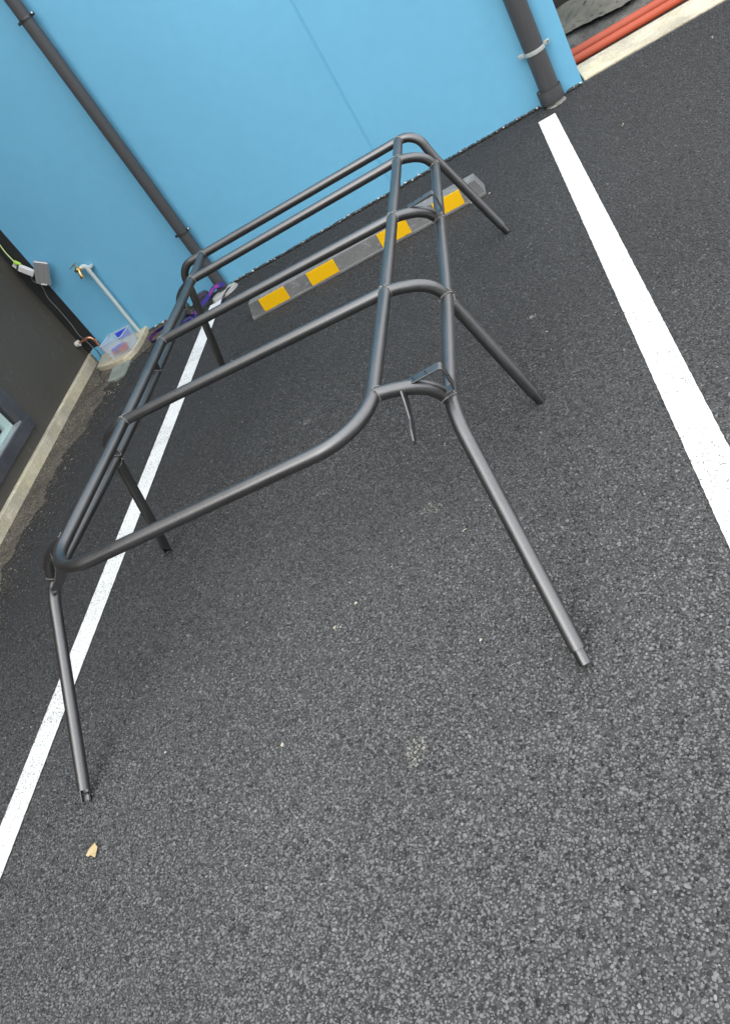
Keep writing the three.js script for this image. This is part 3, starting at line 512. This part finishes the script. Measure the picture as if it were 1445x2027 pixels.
{ // grey box, adaptor, cords
  const t = thing('grey_box', 'grey rounded box tilted on the corner above the cables', 'box', [-3.366, 0.755, 0.075]);
  t.rotation.z = -0.62; t.rotation.x = -0.1; t.scale.setScalar(0.93);
  mesh('housing', box(0.118, 0.182, 0.036, 0.012), M.silver, t);
  mesh('face', at(box(0.106, 0.170, 0.006, 0.003), 0, 0, 0.0175), M.greyBox, t);
  for (const x of [-0.022, 0.024]) mesh('rib', at(box(0.0022, 0.168, 0.004, 0.001), x, 0, 0.0205), M.greyBox, t);
  mesh('white_label', at(box(0.045, 0.012, 0.003, 0.001), 0.01, -0.082, 0.0205), M.whitePlastic, t);
  mesh('mount', at(box(0.03, 0.03, 0.06, 0.004), 0, 0, -0.045), M.cable, t);
  t.children.forEach((m) => {});
  const a = thing('power_adaptor', 'white power adaptor hanging beside the grey box', 'adaptor', [-3.462, 0.822, 0.06]); a.rotation.z = -0.98;
  mesh('body', box(0.045, 0.108, 0.034, 0.005), M.whitePlastic, a); mesh('socket', at(box(0.044, 0.014, 0.03, 0.004), 0, -0.062 + 0.124, 0), M.cable, a); a.rotation.z = 0.62;
  const p = thing('extension_cord', 'lime green extension cord with plug running up the corner', 'cord');
  mesh('cord', sweep([V(-3.475, 2.2, 0.03), V(-3.482, 1.6, 0.03), V(-3.497, 1.15, 0.032), V(-3.507, 1.056, 0.032), V(-3.514, 0.983, 0.032), V(-3.508, 0.93, 0.036), V(-3.503, 0.9, 0.045)], 0.0045, { seg: 60, radial: 10 }), M.limePale, p);
  mesh('plug', at(box(0.026, 0.05, 0.026, 0.008).rotateZ(0.5), -3.488, 0.893, 0.05), M.lime, p); mesh('cap', at(box(0.018, 0.04, 0.02, 0.005).rotateZ(0.3), -3.522, 0.882, 0.045), M.whitePlastic, p);
  const c = mesh('thin_cable', sweep([V(-3.45, 0.79, 0.04), V(-3.50, 0.74, 0.03), V(-3.481, 0.678, 0.018), V(-3.508, 0.583, 0.018), V(-3.506, 0.49, 0.018), V(-3.51, 0.334, 0.018), V(-3.52, 0.24, 0.02), V(-3.502, 0.134, 0.02), V(-3.498, 0.105, 0.03), V(-3.505, 0.1, 0.06)], 0.0028, { seg: 120, radial: 8 }), M.cableGrey);
  tag(c, 'thin grey cable running down the black corner trim', 'cable');
  const l = mesh('black_lead', sweep([V(-3.47, 0.104, 0.06), V(-3.455, 0.09, 0.075), V(-3.46, 0.03, 0.085), V(-3.47, 0.012, 0.11), V(-3.43, 0.01, 0.25), V(-3.36, 0.009, 0.42), V(-3.275, 0.009, 0.555), V(-3.30, 0.009, 0.585), V(-3.335, 0.009, 0.58)], 0.0032, { seg: 120, radial: 8 }), M.cable);
  tag(l, 'black lead curling over the dirt from the blue block', 'cable');
}
{ // flat cover and purple strap
  const s = new THREE.Shape([[-3.238, -0.395], [-3.208, -0.612], [-3.13, -0.655], [-3.06, -0.64], [-3.063, -0.432], [-3.1, -0.40]].map(([x, y]) => new THREE.Vector2(x, y)));
  const t = thing('drain_cover', 'flat pale green grey slab lying in the dirt before the pad', 'slab');
  mesh('slab', metreUV(new THREE.ExtrudeGeometry(s, { depth: 0.012, bevelEnabled: true, bevelSize: 0.003, bevelThickness: 0.003, bevelSegments: 2 }).rotateX(-Math.PI / 2)), M.paver, t);
  mesh('lifting_slot', at(box(0.03, 0.004, 0.01, 0.001).rotateY(0.5), -3.115, 0.0155, 0.47), M.cable, t);
}
{
  const ribbon = (pts, w, up) => {                  // flat webbing standing partly on edge
    const c = new THREE.CatmullRomCurve3(pts, false, 'centripetal'), n = 90, len = c.getLength(), pos = [], uv = [], ix = [];
    for (let i = 0; i <= n; i++) { const p = c.getPointAt(i / n), q = up(i / n).normalize().multiplyScalar(w / 2); pos.push(p.x - q.x, p.y - q.y, p.z - q.z, p.x + q.x, p.y + q.y, p.z + q.z); const u = i / n * len / 0.62; uv.push(u, 0, u, 1); if (i < n) ix.push(2 * i, 2 * i + 2, 2 * i + 1, 2 * i + 1, 2 * i + 2, 2 * i + 3); }
    const thick = 0.0012, g = new THREE.BufferGeometry(); g.setAttribute('position', new THREE.Float32BufferAttribute(pos, 3)); g.setAttribute('uv', new THREE.Float32BufferAttribute(uv, 2)); g.setIndex(ix); g.computeVertexNormals();
    const b = g.clone(), nn = g.attributes.normal, pb = b.attributes.position; for (let i = 0; i < pb.count; i++) pb.setXYZ(i, pb.getX(i) - nn.getX(i) * thick, pb.getY(i) - nn.getY(i) * thick, pb.getZ(i) - nn.getZ(i) * thick);
    return mergeGeometries([g.toNonIndexed(), b.toNonIndexed()]);
  };
  const t = thing('webbing_strap', 'purple webbing strap with pink print looped round the slim downpipe', 'strap');
  const U = (a, b, c) => () => V(a, b, c);
  mesh('webbing', ribbon([V(-2.255, 0.055, 0.105), V(-2.315, 0.07, 0.118), V(-2.34, 0.07, 0.135), V(-2.375, 0.055, 0.17), V(-2.42, 0.045, 0.21), V(-2.47, 0.032, 0.25), V(-2.51, 0.02, 0.29)], 0.034, U(0.1, 1, -0.5)), M.purple, t);
  mesh('webbing', ribbon([V(-2.235, 0.012, 0.105), V(-2.255, 0.02, 0.15), V(-2.27, 0.016, 0.2), V(-2.272, 0.012, 0.27), V(-2.278, 0.01, 0.34), V(-2.31, 0.009, 0.40), V(-2.37, 0.009, 0.44)], 0.026, U(1, 0.5, 0.15)), M.purple, t);
  mesh('webbing', ribbon([V(-2.50, 0.022, 0.285), V(-2.56, 0.014, 0.33), V(-2.66, 0.018, 0.33), V(-2.76, 0.014, 0.345), V(-2.86, 0.012, 0.34), V(-2.925, 0.018, 0.27), V(-2.90, 0.024, 0.215), V(-2.83, 0.024, 0.19), V(-2.72, 0.02, 0.185), V(-2.6, 0.018, 0.2), V(-2.52, 0.016, 0.27)], 0.028, U(0.1, 1, 0.6)), M.purple, t);
  mesh('webbing_knot', (() => { const g = new THREE.TorusKnotGeometry(0.03, 0.012, 90, 8, 2, 3).scale(1.3, 0.6, 1).rotateX(1.2); return g.translate(-2.56, 0.022, 0.36); })(), M.purplePlain, t);
  const b = thing('buckle_pouch', 'dark grey ratchet pouch of the strap leaning on the blue wall', 'pouch', [-2.478, 0.03, 0.05], -0.1);
  mesh('pouch', box(0.11, 0.05, 0.05, 0.014).rotateZ(0.12), mat({ roughness: 0.8, color: rgb(0.05, 0.045, 0.075) }), b); mesh('flap', at(box(0.07, 0.022, 0.04, 0.008), 0.005, 0.028, -0.004), mat({ roughness: 0.8, color: rgb(0.06, 0.055, 0.085) }), b);
}
// ---------------------------------------------------------------- leaf and bits on the asphalt
{
  const s = new THREE.Shape([[-0.0022, 0.0305], [0.022, 0.0084], [0.0265, -0.0249], [-0.0038, -0.0085], [-0.0092, -0.013], [-0.0198, -0.0074], [-0.0132, 0.015]].map(([x, y]) => new THREE.Vector2(x, y)));
  const g = new THREE.ShapeGeometry(s).rotateX(-Math.PI / 2), p = g.attributes.position; for (let i = 0; i < p.count; i++) p.setY(i, 0.004 + 0.006 * Math.abs(p.getX(i)) / 0.026);
  g.computeVertexNormals(); const m = mesh('dry_leaf', g, M.leaf); m.position.set(-1.8882, 0, 4.3355); tag(m, 'tan dry leaf scrap on the asphalt below the left front leg', 'leaf');
}
{
  const g = new THREE.IcosahedronGeometry(1, 1), p = g.attributes.position; for (let i = 0; i < p.count; i++) { const k = 1 + 0.25 * Math.sin(p.getX(i) * 9 + p.getY(i) * 7 + p.getZ(i) * 5); p.setXYZ(i, p.getX(i) * k, p.getY(i) * k * 0.55, p.getZ(i) * k); } g.computeVertexNormals();
  const spots = [[-1.0, 3.702, 0.0065, 'cream stone chip near the middle of the bay'], [-1.075, 3.775, 0.006, 'cream stone chip just left of the middle of the bay'], [-1.222, 4.16, 0.008, 'pale stone chip alone on the near asphalt left of centre'], [-0.585, 4.019, 0.006, 'small pale chip left of the right front foot'], [-1.451, 3.599, 0.004, 'tiny pale chip under the front bar'], [-0.36, 4.0, 0.0075, 'pale chip touching the right front leg near its foot'], [-1.973, 1.348, 0.007, 'white chip left of the wheel stop beside the rear left leg'], [-1.69, 4.05, 0.005, 'tiny white chip right of the left front foot'], [-0.29, 0.94, 0.0065, 'cream crumb at right end of the wheel stop'], [-0.40, 0.935, 0.006, 'cream crumb in front of the right yellow panel'], [0.33, 0.02, 0.012, 'white crumb at the foot of blue wall right of thick downpipe'], [-0.55, 0.10, 0.010, 'white crumb by blue wall behind the rear hoop']];
  for (const [x, z, r, label] of spots) { const m = mesh('stone_chip', g, M.crumb); m.position.set(x, 0.003, z); m.scale.set(r * 0.85, r * 0.7, r * 0.6); m.rotation.y = x * 9; tag(m, label, 'stone chip'); }
  const straws = [[[0.445, 1.01], [0.458, 1.0], [0.455, 0.975], 'curled pale straw beside the right bay line'], [[1.05, 0.49], [1.06, 0.472], [1.052, 0.46], 'pale dry curl at far right of the asphalt'], [[-0.612, 3.564], [-0.605, 3.561], [-0.598, 3.557], 'short white straw under the right front outrigger']];
  for (const [a, b, c, label] of straws) tag(mesh('straw', sweep([V(a[0], 0.004, a[1]), V(b[0], 0.007, b[1]), V(c[0], 0.004, c[1])], 0.0012, { seg: 12, radial: 6 }), M.straw), label, 'straw');
}

scene.updateMatrixWorld(true);
renderer.render(scene, camera);
